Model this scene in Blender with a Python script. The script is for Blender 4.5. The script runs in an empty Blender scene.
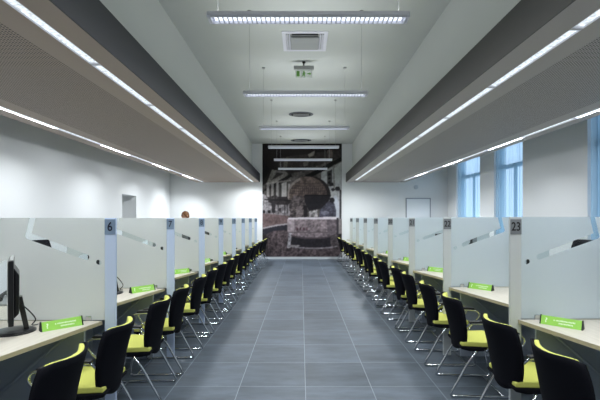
import bpy, bmesh, math, random
import numpy as np
from mathutils import Vector, Matrix
random.seed(7)
PI = math.pi
S = bpy.context.scene
COL = S.collection

# ------------------------------------------------------------ camera, world, exposure
EYE = 1.54
cam_d = bpy.data.cameras.new('camera'); cam = bpy.data.objects.new('camera', cam_d); COL.objects.link(cam)
cam.location = (0, 0, EYE); cam.rotation_euler = (PI/2, 0, 0)
cam_d.lens = 24; cam_d.sensor_width = 36; cam_d.shift_x = -1/600; cam_d.shift_y = 18/600; cam_d.clip_start = .05
S.camera = cam
S.view_settings.view_transform = 'Standard'; S.view_settings.look = 'None'
S.view_settings.gamma = 1; S.view_settings.use_curve_mapping = False
S.view_settings.exposure = 0.0
w = bpy.data.worlds.new('world'); S.world = w; w.use_nodes = True
w.node_tree.nodes['Background'].inputs[0].default_value = (.64, .77, 1.0, 1)
w.node_tree.nodes['Background'].inputs[1].default_value = 1.9

ROOM_NEAR, ROOM_FAR = -2.6, 15.0
CEIL = 4.33; SOF = 2.88; SOFT = 3.20
P_STRIP_IN, P_STRIP_OUT, P_PEND = 13, 10, 24     # watts per light segment

def area(name, loc, sx, sy, power, color=(.91,.955,1), spread=180, up=False, parent=None):
    d = bpy.data.lights.new(name, 'AREA'); d.shape = 'RECTANGLE'; d.size = sx; d.size_y = sy
    d.energy = power; d.color = color; d.spread = math.radians(spread)
    o = bpy.data.objects.new(name, d); COL.objects.link(o); o.location = loc
    if up: o.rotation_euler = (PI, 0, 0)
    if parent: o.parent = parent
    return o

# ------------------------------------------------------------ materials
def srgb(r, g, b):
    f = lambda c: (c/255/12.92) if c/255 <= .04045 else ((c/255+.055)/1.055)**2.4
    return (f(r), f(g), f(b), 1)
def mat(name, rgb, rough=.5, metal=0, noise=0, nscale=20, bump=0, emit=0, spec=.5, coat=0):
    m = bpy.data.materials.new(name); m.use_nodes = True
    nt = m.node_tree; b = nt.nodes['Principled BSDF']
    c = srgb(*rgb)
    b.inputs['Base Color'].default_value = c; b.inputs['Roughness'].default_value = rough
    b.inputs['Metallic'].default_value = metal; b.inputs['Specular IOR Level'].default_value = spec
    b.inputs['Coat Weight'].default_value = coat
    if noise or bump:
        tc = nt.nodes.new('ShaderNodeTexCoord'); n = nt.nodes.new('ShaderNodeTexNoise')
        n.inputs['Scale'].default_value = nscale; n.inputs['Detail'].default_value = 4
        nt.links.new(tc.outputs['Object'], n.inputs['Vector'])
        if noise:
            r = nt.nodes.new('ShaderNodeMapRange'); r.inputs['To Min'].default_value = 1-noise; r.inputs['To Max'].default_value = 1+noise
            mx = nt.nodes.new('ShaderNodeVectorMath'); mx.operation = 'SCALE'; mx.inputs[0].default_value = c[:3]
            nt.links.new(n.outputs[0], r.inputs[0]); nt.links.new(r.outputs[0], mx.inputs['Scale']); nt.links.new(mx.outputs[0], b.inputs['Base Color'])
        if bump:
            bp = nt.nodes.new('ShaderNodeBump'); bp.inputs['Strength'].default_value = bump; bp.inputs['Distance'].default_value = .002
            nt.links.new(n.outputs[0], bp.inputs['Height']); nt.links.new(bp.outputs[0], b.inputs['Normal'])
    if emit:
        b.inputs['Emission Color'].default_value = c; b.inputs['Emission Strength'].default_value = emit
    return m

class NT:
    def __init__(s, m): s.nt = m.node_tree; s.n = s.nt.nodes
    def new(s, t): return s.n.new('ShaderNode'+t)
    def link(s, a, b): s.nt.links.new(a, b)
    def math(s, op, a, b=None, clamp=False):
        n = s.new('Math'); n.operation = op; n.use_clamp = clamp
        for i, v in enumerate((a, b)):
            if v is None: continue
            if isinstance(v, (int, float)): n.inputs[i].default_value = v
            else: s.link(v, n.inputs[i])
        return n.outputs[0]
    def xyz(s):
        tc = s.new('TexCoord'); sp = s.new('SeparateXYZ'); s.link(tc.outputs['Object'], sp.inputs[0]); return tc, sp

M_wall = mat('white_plaster', (222, 224, 224), .85, noise=.015, nscale=3)
M_upper = mat('ceiling_paint', (205, 208, 203), .85, noise=.015, nscale=2)
M_fascia_l = mat('charcoal_fascia', (62, 62, 66), .6)
M_fascia_r = mat('charcoal_fascia_right', (76, 74, 71), .6)
M_post = mat('satin_aluminium', (202, 217, 242), .4, metal=.1)
M_post_r = mat('satin_aluminium_right', (204, 208, 208), .4, metal=.1)
M_plate = mat('number_plate', (132, 152, 176), .4, metal=.2)
M_plate_r = mat('number_plate_right', (134, 138, 142), .4, metal=.2)
M_ink = mat('dark_ink', (22, 32, 52), .6)
M_ink_r = mat('black_ink', (15, 16, 18), .6)
M_shell = mat('black_shell', (12, 13, 20), .8, spec=.12)
M_lime = mat('lime_fabric', (206, 208, 104), .8, noise=.12, nscale=160, bump=.3)
M_chrome = mat('chrome', (205, 208, 212), .12, metal=1)
M_armpad = mat('black_rubber', (20, 20, 23), .5)
M_edge = mat('desk_edge', (178, 168, 146), .6, noise=.08, nscale=40)
M_grey = mat('grey_laminate', (158, 168, 184), .55)
M_dgrey = mat('dark_laminate', (82, 88, 94), .55)
M_black = mat('black_plastic', (16, 17, 20), .3)
M_screen = mat('display_glass', (8, 9, 12), .1)
M_green = mat('lime_acrylic', (146, 204, 80), .28, coat=.4)
M_cap = mat('black_cap', (18, 20, 18), .5)
M_white = mat('white_print', (225, 240, 205), .5)
M_fix = mat('white_fixture', (226, 226, 234), .45)
M_ltgrey = mat('light_grey_metal', (160, 162, 160), .45)
M_dark = mat('dark_slot', (25, 25, 25), .8)
M_base = mat('baseboard_grey', (190, 196, 200), .5)
M_frame = mat('window_frame_blue', (52, 96, 116), .5)
M_door = mat('door_white', (226, 230, 232), .5)
M_trimgrey = mat('door_frame_grey', (150, 155, 160), .5)
M_skin = mat('skin', (214, 165, 138), .6)
M_hair = mat('brown_hair', (128, 84, 46), .55, noise=.35, nscale=60)
M_shirt = mat('navy_shirt', (52, 60, 84), .8)
M_trouser = mat('dark_trousers', (34, 35, 42), .8)
M_signgreen = mat('exit_green', (110, 165, 80), .5)

def emission(name, rgb, strength):
    m = bpy.data.materials.new(name); m.use_nodes = True; t = NT(m)
    t.n.remove(t.n['Principled BSDF']); e = t.new('Emission'); e.inputs[0].default_value = (*rgb, 1); e.inputs[1].default_value = strength
    t.link(e.outputs[0], t.n['Material Output'].inputs[0]); return m
M_glow = emission('lamp_diffuser', (.86, .94, 1.0), 1.25)
M_glow2 = emission('louver_glow', (.82, .90, 1.0), 1.8)

def make_strip_glow():
    m = emission('strip_diffuser', (.86, .94, 1), 1.3); t = NT(m)
    tc, sp = t.xyz(); v = t.new('TexVoronoi'); v.inputs['Scale'].default_value = 38
    t.link(tc.outputs['Object'], v.inputs['Vector'])
    st = t.math('ADD', t.math('MULTIPLY', v.outputs['Distance'], -.9), 1.55)
    e = [n for n in t.n if n.type == 'EMISSION'][0]; t.link(st, e.inputs[1]); return m
M_strip = make_strip_glow()

def make_floor():
    m = bpy.data.materials.new('slate_tiles'); m.use_nodes = True; t = NT(m); b = t.n['Principled BSDF']
    tc, sp = t.xyz()
    def joint(axis, off):
        f = t.math('FRACT', t.math('DIVIDE', t.math('ADD', sp.outputs[axis], 60-off), .6))
        d = t.math('ABSOLUTE', t.math('SUBTRACT', f, .5))
        return t.math('GREATER_THAN', d, .5-.0045)
    j = t.math('MAXIMUM', joint(0, .04), joint(1, .06))
    cb = t.new('CombineXYZ')
    t.link(t.math('FLOOR', t.math('DIVIDE', t.math('ADD', sp.outputs[0], 60-.04), .6)), cb.inputs[0])
    t.link(t.math('FLOOR', t.math('DIVIDE', t.math('ADD', sp.outputs[1], 60-.06), .6)), cb.inputs[1])
    wn = t.new('TexWhiteNoise'); t.link(cb.outputs[0], wn.inputs['Vector'])
    mp = t.new('Mapping'); mp.inputs['Scale'].default_value = (2.2, 7, 1)
    t.link(tc.outputs['Object'], mp.inputs[0])
    off = t.new('VectorMath'); off.operation = 'ADD'; t.link(mp.outputs[0], off.inputs[0])
    sc = t.new('VectorMath'); sc.operation = 'SCALE'; sc.inputs['Scale'].default_value = 9; t.link(wn.outputs['Color'], sc.inputs[0]); t.link(sc.outputs[0], off.inputs[1])
    n1 = t.new('TexNoise'); n1.inputs['Scale'].default_value = 1.0; n1.inputs['Detail'].default_value = 6; n1.inputs['Roughness'].default_value = .65
    t.link(off.outputs[0], n1.inputs['Vector'])
    fac = t.math('ADD', t.math('MULTIPLY', n1.outputs[0], .9), t.math('MULTIPLY', wn.outputs['Value'], .16))
    cr = t.new('ValToRGB'); cr.color_ramp.elements[0].position = .3; cr.color_ramp.elements[1].position = .75
    cr.color_ramp.elements[0].color = srgb(51, 59, 67); cr.color_ramp.elements[1].color = srgb(96, 107, 118)
    t.link(fac, cr.inputs[0])
    mx = t.new('MixRGB'); t.link(j, mx.inputs[0]); t.link(cr.outputs[0], mx.inputs[1]); mx.inputs[2].default_value = srgb(140, 150, 157)
    t.link(mx.outputs[0], b.inputs['Base Color'])
    r = t.math('ADD', t.math('MULTIPLY', n1.outputs[0], .2), .34); t.link(r, b.inputs['Roughness'])
    bp = t.new('Bump'); bp.inputs['Strength'].default_value = .15; bp.inputs['Distance'].default_value = .003
    t.link(t.math('SUBTRACT', n1.outputs[0], j), bp.inputs['Height']); t.link(bp.outputs[0], b.inputs['Normal'])
    return m
M_floor = make_floor()

def make_perf(name, rgb, x0, x1):
    m = mat(name, rgb, .6); t = NT(m); b = t.n['Principled BSDF']; tc, sp = t.xyz(); P = .026
    fx = t.math('SUBTRACT', t.math('FRACT', t.math('DIVIDE', t.math('ADD', sp.outputs[0], 50), P)), .5)
    fy = t.math('SUBTRACT', t.math('FRACT', t.math('DIVIDE', t.math('ADD', sp.outputs[1], 50), P)), .5)
    d = t.math('SQRT', t.math('ADD', t.math('MULTIPLY', fx, fx), t.math('MULTIPLY', fy, fy)))
    hole = t.math('LESS_THAN', d, .31)
    inx = t.math('MULTIPLY', t.math('GREATER_THAN', sp.outputs[0], x0), t.math('LESS_THAN', sp.outputs[0], x1))
    h = t.math('MULTIPLY', hole, inx)
    mx = t.new('MixRGB'); t.link(h, mx.inputs[0]); mx.inputs[1].default_value = srgb(*rgb); mx.inputs[2].default_value = srgb(38, 36, 35)
    t.link(mx.outputs[0], b.inputs['Base Color']); return m
M_sof_l = make_perf('taupe_perforated_panel', (168, 152, 141), -3.38, -2.06)
M_sof_r = make_perf('grey_perforated_panel', (170, 164, 161), 2.20, 3.42)

def make_wood():
    m = bpy.data.materials.new('pale_wood_laminate'); m.use_nodes = True; t = NT(m); b = t.n['Principled BSDF']
    tc, sp = t.xyz(); mp = t.new('Mapping'); mp.inputs['Scale'].default_value = (14, 2, 1)
    t.link(tc.outputs['Object'], mp.inputs[0]); n = t.new('TexNoise'); n.inputs['Scale'].default_value = 3; n.inputs['Detail'].default_value = 5
    t.link(mp.outputs[0], n.inputs['Vector']); cr = t.new('ValToRGB')
    cr.color_ramp.elements[0].color = srgb(184, 178, 164); cr.color_ramp.elements[1].color = srgb(212, 206, 192)
    t.link(n.outputs[0], cr.inputs[0]); t.link(cr.outputs[0], b.inputs['Base Color']); b.inputs['Roughness'].default_value = .5; return m
M_wood = make_wood()

def make_frost(name, side, rgb):
    """frosted film on glass with a bent clear stripe; object space: x outward distance from post (unsigned), z height"""
    m = bpy.data.materials.new(name); m.use_nodes = True; t = NT(m); t.n.remove(t.n['Principled BSDF'])
    tc, sp = t.xyz(); px = t.math('MULTIPLY', sp.outputs[0], side); pz = sp.outputs[2]
    def seg(ax, az, bx, bz, wa, wb):
        dx, dz = bx-ax, bz-az; L2 = dx*dx+dz*dz
        u = t.math('DIVIDE', t.math('ADD', t.math('MULTIPLY', t.math('SUBTRACT', px, ax), dx), t.math('MULTIPLY', t.math('SUBTRACT', pz, az), dz)), L2)
        uc = t.math('MAXIMUM', t.math('MINIMUM', u, 1), 0)
        qx = t.math('SUBTRACT', px, t.math('ADD', t.math('MULTIPLY', uc, dx), ax)); qz = t.math('SUBTRACT', pz, t.math('ADD', t.math('MULTIPLY', uc, dz), az))
        d = t.math('SQRT', t.math('ADD', t.math('MULTIPLY', qx, qx), t.math('MULTIPLY', qz, qz)))
        wd = t.math('ADD', t.math('MULTIPLY', uc, wb-wa), wa)
        return t.math('LESS_THAN', d, wd)
    s1 = seg(.58, 1.41, .535, 1.60, .022, .024); s2 = seg(.58, 1.405, .14, 1.243, .027, .022)
    s3 = seg(.052, 1.206, .042, 1.202, .018, .018)
    clear = t.math('MAXIMUM', t.math('MAXIMUM', s1, s2), s3)
    if side < 0:
        low = t.math('MULTIPLY', t.math('GREATER_THAN', px, .74), t.math('LESS_THAN', pz, t.math('ADD', t.math('MULTIPLY', px, -.5), 1.6)))
        clear = t.math('MAXIMUM', clear, low)
    dif = t.new('BsdfDiffuse'); dif.inputs[0].default_value = srgb(*rgb)
    trl = t.new('BsdfTranslucent'); trl.inputs[0].default_value = srgb(*rgb)
    mx1 = t.new('MixShader'); mx1.inputs[0].default_value = .5; t.link(dif.outputs[0], mx1.inputs[1]); t.link(trl.outputs[0], mx1.inputs[2])
    rf = t.new('BsdfRefraction'); rf.inputs['Roughness'].default_value = .42; rf.inputs['IOR'].default_value = 1.3; rf.inputs[0].default_value = srgb(*rgb)
    mx2 = t.new('MixShader'); mx2.inputs[0].default_value = .30; t.link(mx1.outputs[0], mx2.inputs[1]); t.link(rf.outputs[0], mx2.inputs[2])
    tr = t.new('BsdfTransparent'); tr.inputs[0].default_value = (.93, .96, .96, 1)
    mx3 = t.new('MixShader'); t.link(clear, mx3.inputs[0]); t.link(mx2.outputs[0], mx3.inputs[1]); t.link(tr.outputs[0], mx3.inputs[2])
    gl = t.new('BsdfGlossy'); gl.inputs['Roughness'].default_value = .15
    fr = t.new('Fresnel'); fr.inputs[0].default_value = 1.35
    mx4 = t.new('MixShader'); t.link(fr.outputs[0], mx4.inputs[0]); t.link(mx3.outputs[0], mx4.inputs[1]); t.link(gl.outputs[0], mx4.inputs[2])
    t.link(mx4.outputs[0], t.n['Material Output'].inputs[0]); return m
M_frost_l = make_frost('frosted_glass', -1, (247, 250, 249))
M_frost_r = make_frost('frosted_glass_right', 1, (238, 246, 250))

def make_glass():
    m = bpy.data.materials.new('clear_pane'); m.use_nodes = True; t = NT(m); t.n.remove(t.n['Principled BSDF'])
    tr = t.new('BsdfTransparent'); tr.inputs[0].default_value = (.88, .95, .97, 1); gl = t.new('BsdfGlossy'); gl.inputs['Roughness'].default_value = .02
    mx = t.new('MixShader'); mx.inputs[0].default_value = .06; t.link(tr.outputs[0], mx.inputs[1]); t.link(gl.outputs[0], mx.inputs[2])
    t.link(mx.outputs[0], t.n['Material Output'].inputs[0]); return m
M_pane = make_glass()
def make_sheer():
    m = bpy.data.materials.new('sheer_curtain'); m.use_nodes = True; t = NT(m); t.n.remove(t.n['Principled BSDF'])
    tr = t.new('BsdfTransparent'); tl = t.new('BsdfTranslucent'); tl.inputs[0].default_value = srgb(185, 215, 232); df = t.new('BsdfDiffuse'); df.inputs[0].default_value = srgb(185, 215, 232)
    a = t.new('MixShader'); a.inputs[0].default_value = .6; t.link(df.outputs[0], a.inputs[1]); t.link(tl.outputs[0], a.inputs[2])
    b = t.new('MixShader'); b.inputs[0].default_value = .58; t.link(tr.outputs[0], b.inputs[1]); t.link(a.outputs[0], b.inputs[2])
    t.link(b.outputs[0], t.n['Material Output'].inputs[0]); return m
M_sheer = make_sheer()
def make_acrylic():
    m = bpy.data.materials.new('acrylic_sheet'); m.use_nodes = True; t = NT(m); t.n.remove(t.n['Principled BSDF'])
    tr = t.new('BsdfTransparent'); df = t.new('BsdfDiffuse'); df.inputs[0].default_value = srgb(190, 215, 175)
    a = t.new('MixShader'); a.inputs[0].default_value = .22; t.link(tr.outputs[0], a.inputs[1]); t.link(df.outputs[0], a.inputs[2])
    t.link(a.outputs[0], t.n['Material Output'].inputs[0]); return m
M_acrylic = make_acrylic()

# ------------------------------------------------------------ helpers
def box(bm, x0, x1, y0, y1, z0, z1):
    x0, x1 = min(x0, x1), max(x0, x1)
    vs = [bm.verts.new((x, y, z)) for x in (x0, x1) for y in (y0, y1) for z in (z0, z1)]
    for f in ((0,1,3,2), (4,6,7,5), (0,4,5,1), (2,3,7,6), (0,2,6,4), (1,5,7,3)):
        bm.faces.new([vs[i] for i in f])
    return vs
def prism(bm, pts, axis, a, b):
    """extrude a 2-D polygon along axis (0,1,2) from a to b"""
    def mk(p, t):
        q = list(p); q.insert(axis, t); return bm.verts.new(q)
    A = [mk(p, a) for p in pts]; B = [mk(p, b) for p in pts]; n = len(pts)
    bm.faces.new(A); bm.faces.new(B[::-1])
    for i in range(n): bm.faces.new((A[i], B[i], B[(i+1) % n], A[(i+1) % n]))
def smooth_path(pts, n=5):
    P = [Vector(p) for p in pts]; out = []
    for i in range(len(P)-1):
        p0 = P[max(i-1, 0)]; p1 = P[i]; p2 = P[i+1]; p3 = P[min(i+2, len(P)-1)]
        for k in range(n):
            t = k/n
            out.append(.5*((2*p1)+(-p0+p2)*t+(2*p0-5*p1+4*p2-p3)*t*t+(-p0+3*p1-3*p2+p3)*t**3))
    out.append(P[-1]); return out
def tube(bm, pts, r, seg=8, smooth=0):
    P = smooth_path(pts, smooth) if smooth else [Vector(p) for p in pts]
    rings = []; up = Vector((0, 0, 1)); prev = None
    for i, p in enumerate(P):
        d = (P[min(i+1, len(P)-1)]-P[max(i-1, 0)]).normalized()
        if prev is None:
            a = d.cross(up); a = a if a.length > .1 else d.cross(Vector((1, 0, 0))); a.normalize()
        else:
            a = (prev - d*prev.dot(d)).normalized()
        prev = a; b = d.cross(a)
        rr = r[i] if isinstance(r, (list, tuple)) else r
        rings.append([bm.verts.new(p + (a*math.cos(2*PI*k/seg)+b*math.sin(2*PI*k/seg))*rr) for k in range(seg)])
    for i in range(len(rings)-1):
        for k in range(seg): bm.faces.new((rings[i][k], rings[i][(k+1) % seg], rings[i+1][(k+1) % seg], rings[i+1][k]))
    bm.faces.new(rings[0][::-1]); bm.faces.new(rings[-1])
def lathe(bm, prof, c=(0, 0, 0), seg=24, sx=1, sy=1):
    rings = []
    for r, z in prof:
        rings.append([bm.verts.new((c[0]+r*sx*math.cos(2*PI*k/seg), c[1]+r*sy*math.sin(2*PI*k/seg), c[2]+z)) for k in range(seg)])
    for i in range(len(rings)-1):
        for k in range(seg): bm.faces.new((rings[i][k], rings[i][(k+1) % seg], rings[i+1][(k+1) % seg], rings[i+1][k]))
    bm.faces.new(rings[0][::-1]); bm.faces.new(rings[-1])
def obj(name, bm, m, parent=None, smooth=False, bevel=0, loc=None):
    bmesh.ops.recalc_face_normals(bm, faces=bm.faces)
    me = bpy.data.meshes.new(name); bm.to_mesh(me); bm.free(); me.materials.append(m)
    if smooth: me.polygons.foreach_set('use_smooth', [True]*len(me.polygons))
    o = bpy.data.objects.new(name, me); COL.objects.link(o)
    if parent: o.parent = parent
    if loc: o.location = loc
    if bevel:
        md = o.modifiers.new('bevel', 'BEVEL'); md.width = bevel; md.segments = 2; md.limit_method = 'ANGLE'
    return o
def NB(): return bmesh.new()
def boxobj(name, dims, m, parent=None, bevel=0):
    bm = NB(); box(bm, *dims); return obj(name, bm, m, parent, bevel=bevel)
def struct(o): o['kind'] = 'structure'; return o
def tag(o, label, cat, group=None):
    o['label'] = label; o['category'] = cat
    if group: o['group'] = group
    return o
def thing(name, label, cat, loc=(0, 0, 0), rz=0, group=None):
    o = bpy.data.objects.new(name, None); COL.objects.link(o); o.location = loc; o.rotation_euler = (0, 0, rz); o.empty_display_size = .1
    return tag(o, label, cat, group)
def dup(root, loc=None, rz=None, label=None, group=None):
    def cp(o, par):
        c = o.copy(); COL.objects.link(c)
        if par: c.parent = par
        for ch in [k for k in COL.objects if k.parent == o]: cp(ch, c)
        return c
    r = cp(root, None)
    if loc is not None: r.location = loc
    if rz is not None: r.rotation_euler = (0, 0, rz)
    if label: r['label'] = label
    if group: r['group'] = group
    return r
def text_obj(name, s, size, m, parent, matrix, depth=.001, align='CENTER', xs=1):
    cu = bpy.data.curves.new(name, 'FONT'); cu.body = s; cu.size = size; cu.extrude = depth; cu.align_x = align; cu.align_y = 'CENTER'; cu.offset = .0012 if size > .03 else 0
    t = bpy.data.objects.new('tmp', cu); COL.objects.link(t)
    dg = bpy.context.evaluated_depsgraph_get(); me = bpy.data.meshes.new_from_object(t.evaluated_get(dg))
    bpy.data.objects.remove(t); bpy.data.curves.remove(cu)
    me.materials.clear(); me.materials.append(m); me.transform(Matrix.Diagonal((xs, 1, 1, 1)))
    o = bpy.data.objects.new(name, me); COL.objects.link(o); o.parent = parent; o.matrix_local = matrix; return o
NUMW = {6: 'six', 7: 'seven', 8: 'eight', 9: 'nine', 10: 'ten', 11: 'eleven', 12: 'twelve', 13: 'thirteen', 16: 'sixteen', 17: 'seventeen', 18: 'eighteen', 19: 'nineteen', 20: 'twenty', 21: 'twenty-one', 22: 'twenty-two', 23: 'twenty-three'}
def ordinal(k): return ['first', 'second', 'third', 'fourth', 'fifth', 'sixth', 'seventh', 'eighth', 'ninth', 'tenth', 'eleventh', 'twelfth', 'thirteenth', 'fourteenth'][k]

# ------------------------------------------------------------ room shell
XL, XR = -4.92, 5.50
struct(boxobj('floor', (XL-1, XR+.3, ROOM_NEAR, ROOM_FAR+.2, -.1, 0), M_floor))
struct(boxobj('ceiling', (XL-.2, XR+.2, ROOM_NEAR, ROOM_FAR+.2, CEIL, CEIL+.1), M_upper))
struct(boxobj('wall_near', (XL-.2, XR+.2, ROOM_NEAR-.1, ROOM_NEAR, 0, CEIL), M_wall))
struct(boxobj('wall_far', (XL-.2, XR+.2, ROOM_FAR, ROOM_FAR+.15, 0, CEIL), M_wall))
bm = NB(); T = .55; NY0, NY1 = 11.0, 11.95
box(bm, XL-T, XL, ROOM_NEAR, NY0, 0, CEIL); box(bm, XL-T, XL, NY1, ROOM_FAR, 0, CEIL); box(bm, XL-T, XL, NY0, NY1, 2.2, CEIL); box(bm, XL-T-.1, XL-T, NY0-.1, NY1+.1, 0, 2.3)
struct(obj('wall_left', bm, M_wall))
WIN = [(12.30, 14.15), (9.93, 11.40), (6.0, 7.68)]; WZ0, WZ1 = .85, 3.75; TW = .35
bm = NB(); ys = ROOM_NEAR
for a, b in sorted(WIN):
    box(bm, XR, XR+TW, ys, a, 0, CEIL); box(bm, XR, XR+TW, a, b, 0, WZ0); box(bm, XR, XR+TW, a, b, WZ1, CEIL); ys = b
box(bm, XR, XR+TW, ys, ROOM_FAR, 0, CEIL)
struct(obj('wall_right', bm, M_wall))
for i, (a, b) in enumerate(WIN):
    r = bpy.data.objects.new('window_%d' % (i+1), None); COL.objects.link(r); r.location = (XR+.22, (a+b)/2, WZ0); r['kind'] = 'structure'
    h = (b-a)/2; H = WZ1-WZ0; bm = NB(); f = .06
    box(bm, -.03, .03, -h, -h+f, 0, H); box(bm, -.03, .03, h-f, h, 0, H); box(bm, -.03, .03, -h+f, h-f, 0, f); box(bm, -.03, .03, -h+f, h-f, H-f, H)
    box(bm, -.03, .03, -h+f, h-f, 2.05, 2.16)
    box(bm, -.026, .026, -.04, .04, f, 2.05)
    obj('window_frame', bm, M_frame, r); boxobj('pane', (-.004, .004, -h+f, h-f, f, H-f), M_pane, r)
    # sheer curtain of vertical folds, hanging just inside the wall face
    bm = NB(); n = 60; hw = h-.01; A = []; B = []
    for k in range(n+1):
        y = -hw + 2*hw*k/n; x = (.016+.03*abs(2*k/n-1)**3)*math.sin(k*1.15) + .01*math.sin(k*.37+1)
        A.append(bm.verts.new((x, y, .05))); B.append(bm.verts.new((x, y, H-.06)))
    for k in range(n): bm.faces.new((A[k], A[k+1], B[k+1], B[k]))
    c = obj('sheer_curtain', bm, M_sheer, smooth=True, loc=(XR+.09, (a+b)/2, WZ0))
    tag(c, ['pale blue sheer curtain over the window nearest the far wall', 'pale blue sheer curtain over the middle window on the right wall', 'pale blue sheer curtain over the window cut by the right edge'][i], 'curtain', 'sheer curtains on the right wall windows')
    rl = NB(); tube(rl, [(0, -h+.005, H-.04), (0, h-.005, H-.04)], .012); obj('curtain_rail', rl, M_fix, c)

# upper side walls above the dropped ceilings
struct(boxobj('wall_upper_left', (-1.98, -1.83, ROOM_NEAR, ROOM_FAR, SOFT, CEIL), M_upper))
struct(boxobj('wall_upper_right', (1.92, 2.07, ROOM_NEAR, ROOM_FAR, SOFT, CEIL), M_upper))
STR = {'left': (-1.795, -3.645), 'right': (1.955, 3.68)}; HW = .045
def dropped(side, x_in, x_out, mm, fm):
    s = -1 if side == 'left' else 1; a, b = (abs(v) for v in STR[side])
    bm = NB()
    for u0, u1 in ((abs(x_in)+.012, a-HW), (a+HW, b-HW), (b+HW, abs(x_out))):
        box(bm, s*u0, s*u1, ROOM_NEAR, ROOM_FAR, SOF, SOFT)
    for c in (a, b): box(bm, s*(c-HW), s*(c+HW), ROOM_NEAR, ROOM_FAR, SOF+.09, SOFT)
    r = struct(obj('ceiling_'+side, bm, mm))
    boxobj('fascia', (s*abs(x_in), s*(abs(x_in)+.012), ROOM_NEAR, ROOM_FAR, SOF-.0, SOFT+.004), fm, r)
dropped('left', -1.54, -3.90, M_sof_l, M_fascia_l)
dropped('right', 1.68, 3.89, M_sof_r, M_fascia_r)

struct(boxobj('baseboard_far', (-1.6, 1.66, ROOM_FAR-.02, ROOM_FAR, 0, .085), M_base))
bm = NB(); box(bm, XL, XL+.012, ROOM_NEAR, NY0, 0, .08); box(bm, XL, XL+.012, NY1, ROOM_FAR, 0, .08); struct(obj('baseboard_left', bm, M_base))
struct(boxobj('baseboard_right', (XR-.012, XR, ROOM_NEAR, ROOM_FAR, 0, .08), M_base))

# far door on the right
r = bpy.data.objects.new('door_1', None); COL.objects.link(r); r.location = (4.39, ROOM_FAR, 0); r['kind'] = 'structure'
bm = NB(); box(bm, -.47, -.43, -.03, 0, 0, 2.29); box(bm, .43, .47, -.03, 0, 0, 2.29); box(bm, -.43, .43, -.03, 0, 2.25, 2.29); obj('door_frame', bm, M_trimgrey, r)
boxobj('door_panel', (-.43, .43, -.022, 0, .01, 2.25), M_door, r)
bm = NB(); tube(bm, [(-.36, -.022, 1.02), (-.36, -.065, 1.02), (-.25, -.065, 1.02)], .009); obj('door_handle', bm, M_chrome, r)
bm = NB(); lathe(bm, [(.085, 0), (.085, .02), (.07, .032), (.02, .036)]); bm.transform(Matrix.Rotation(PI/2, 4, 'X'))
o = obj('wall_sounder', bm, mat('pale_grey_plastic', (196, 202, 206), .5), loc=(4.31, ROOM_FAR, 2.70)); tag(o, 'small pale round sounder on the far wall above the white door', 'wall fitting')

# ------------------------------------------------------------ printed mural (flat photo print on the far wall)
MX0, MX1, MZ0, MZ1 = -1.445, 1.53, .087, 4.325
NXp, NYp = 160, 226
U, V = np.meshgrid(np.linspace(262.5, 341.8, NXp), np.linspace(256.8, 144.3, NYp))
rng = np.random.RandomState(3)
img = np.zeros((NYp, NXp, 3)); img[:] = (36, 33, 33)
def nz(cx, cy):
    g = rng.rand(cy+2, cx+2); yy = np.linspace(0, cy, NYp); xx = np.linspace(0, cx, NXp)
    yi = yy.astype(int); xi = xx.astype(int); fy = (yy-yi)[:, None]; fx = (xx-xi)[None]
    a = g[yi][:, xi]; b = g[yi][:, xi+1]; c = g[yi+1][:, xi]; d = g[yi+1][:, xi+1]
    return (a*(1-fx)+b*fx)*(1-fy)+(c*(1-fx)+d*fx)*fy - .5
N1 = nz(80, 110); N2 = nz(35, 50); N3 = nz(12, 18)
def inpoly(pts):
    ins = np.zeros(U.shape, bool); n = len(pts)
    for i in range(n):
        x1, y1 = pts[i]; x2, y2 = pts[(i+1) % n]
        if y1 == y2: continue
        c = ((y1 > V) != (y2 > V)) & (U < (x2-x1)*(V-y1)/(y2-y1)+x1); ins ^= c
    return ins
def ell(cx, cy, rx, ry): return ((U-cx)/rx)**2+((V-cy)/ry)**2 < 1
def fill(mask, rgb, tex=0, n=None, alpha=1):
    c = np.array(rgb, float)[None, None]*(1+tex*1.05*(N1+N2*.8 if n is None else n))[..., None]
    img[mask] = img[mask]*(1-alpha)+c[mask]*alpha
P = inpoly
# sky mottling and far facade
fill(P([(262, 144), (342, 144), (342, 258), (262, 258)]), (38, 34, 34), .15, N3)
fill(P([(266, 184), (300, 170), (342, 158), (342, 219), (262, 219), (262, 186)]), (78, 74, 72), .5)
fill(P([(280, 158), (305, 155), (341, 150), (341, 158), (300, 172), (276, 178)]), (54, 50, 48), .4)
fill(P([(284, 160), (288, 157), (287, 170), (283, 172)]), (92, 88, 82), .3)
fill(P([(308, 155), (315, 151), (314, 156), (309, 158)]), (118, 114, 108), .2)
fill(P([(327, 151), (332, 150), (333, 158), (328, 160)]), (88, 80, 76), .3)
fill(P([(303, 163), (309, 160), (308, 166), (304, 167)]), (92, 88, 84), .3)
# pediment of the left building
fill(P([(267, 183), (272, 170), (286, 172), (292, 179), (283, 180), (269, 190)]), (112, 108, 104), .4)
fill(P([(262, 191), (291, 174), (292, 177), (262, 195)]), (34, 31, 31))
fill(P([(271, 181), (277, 173), (284, 174)]), (56, 52, 50), .2)
# columns
fill(P([(264, 192), (290, 180), (290, 200), (264, 205)]), (70, 67, 65), .3)
for x0, x1, c in ((266.5, 269, 126), (271, 273.5, 128), (276, 278.5, 130), (281.5, 286.5, 146)):
    fill(P([(x0, 184), (x1, 182), (x1, 200), (x0, 200)]), (c, c-4, c-6), .18)
fill(P([(288, 184), (290, 184), (290, 214), (288, 214)]), (138, 134, 132), .15)
for y in (185, 190, 195): fill(P([(274, y), (275.5, y), (275.5, y+3), (274, y+3)]), (40, 38, 38))
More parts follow.
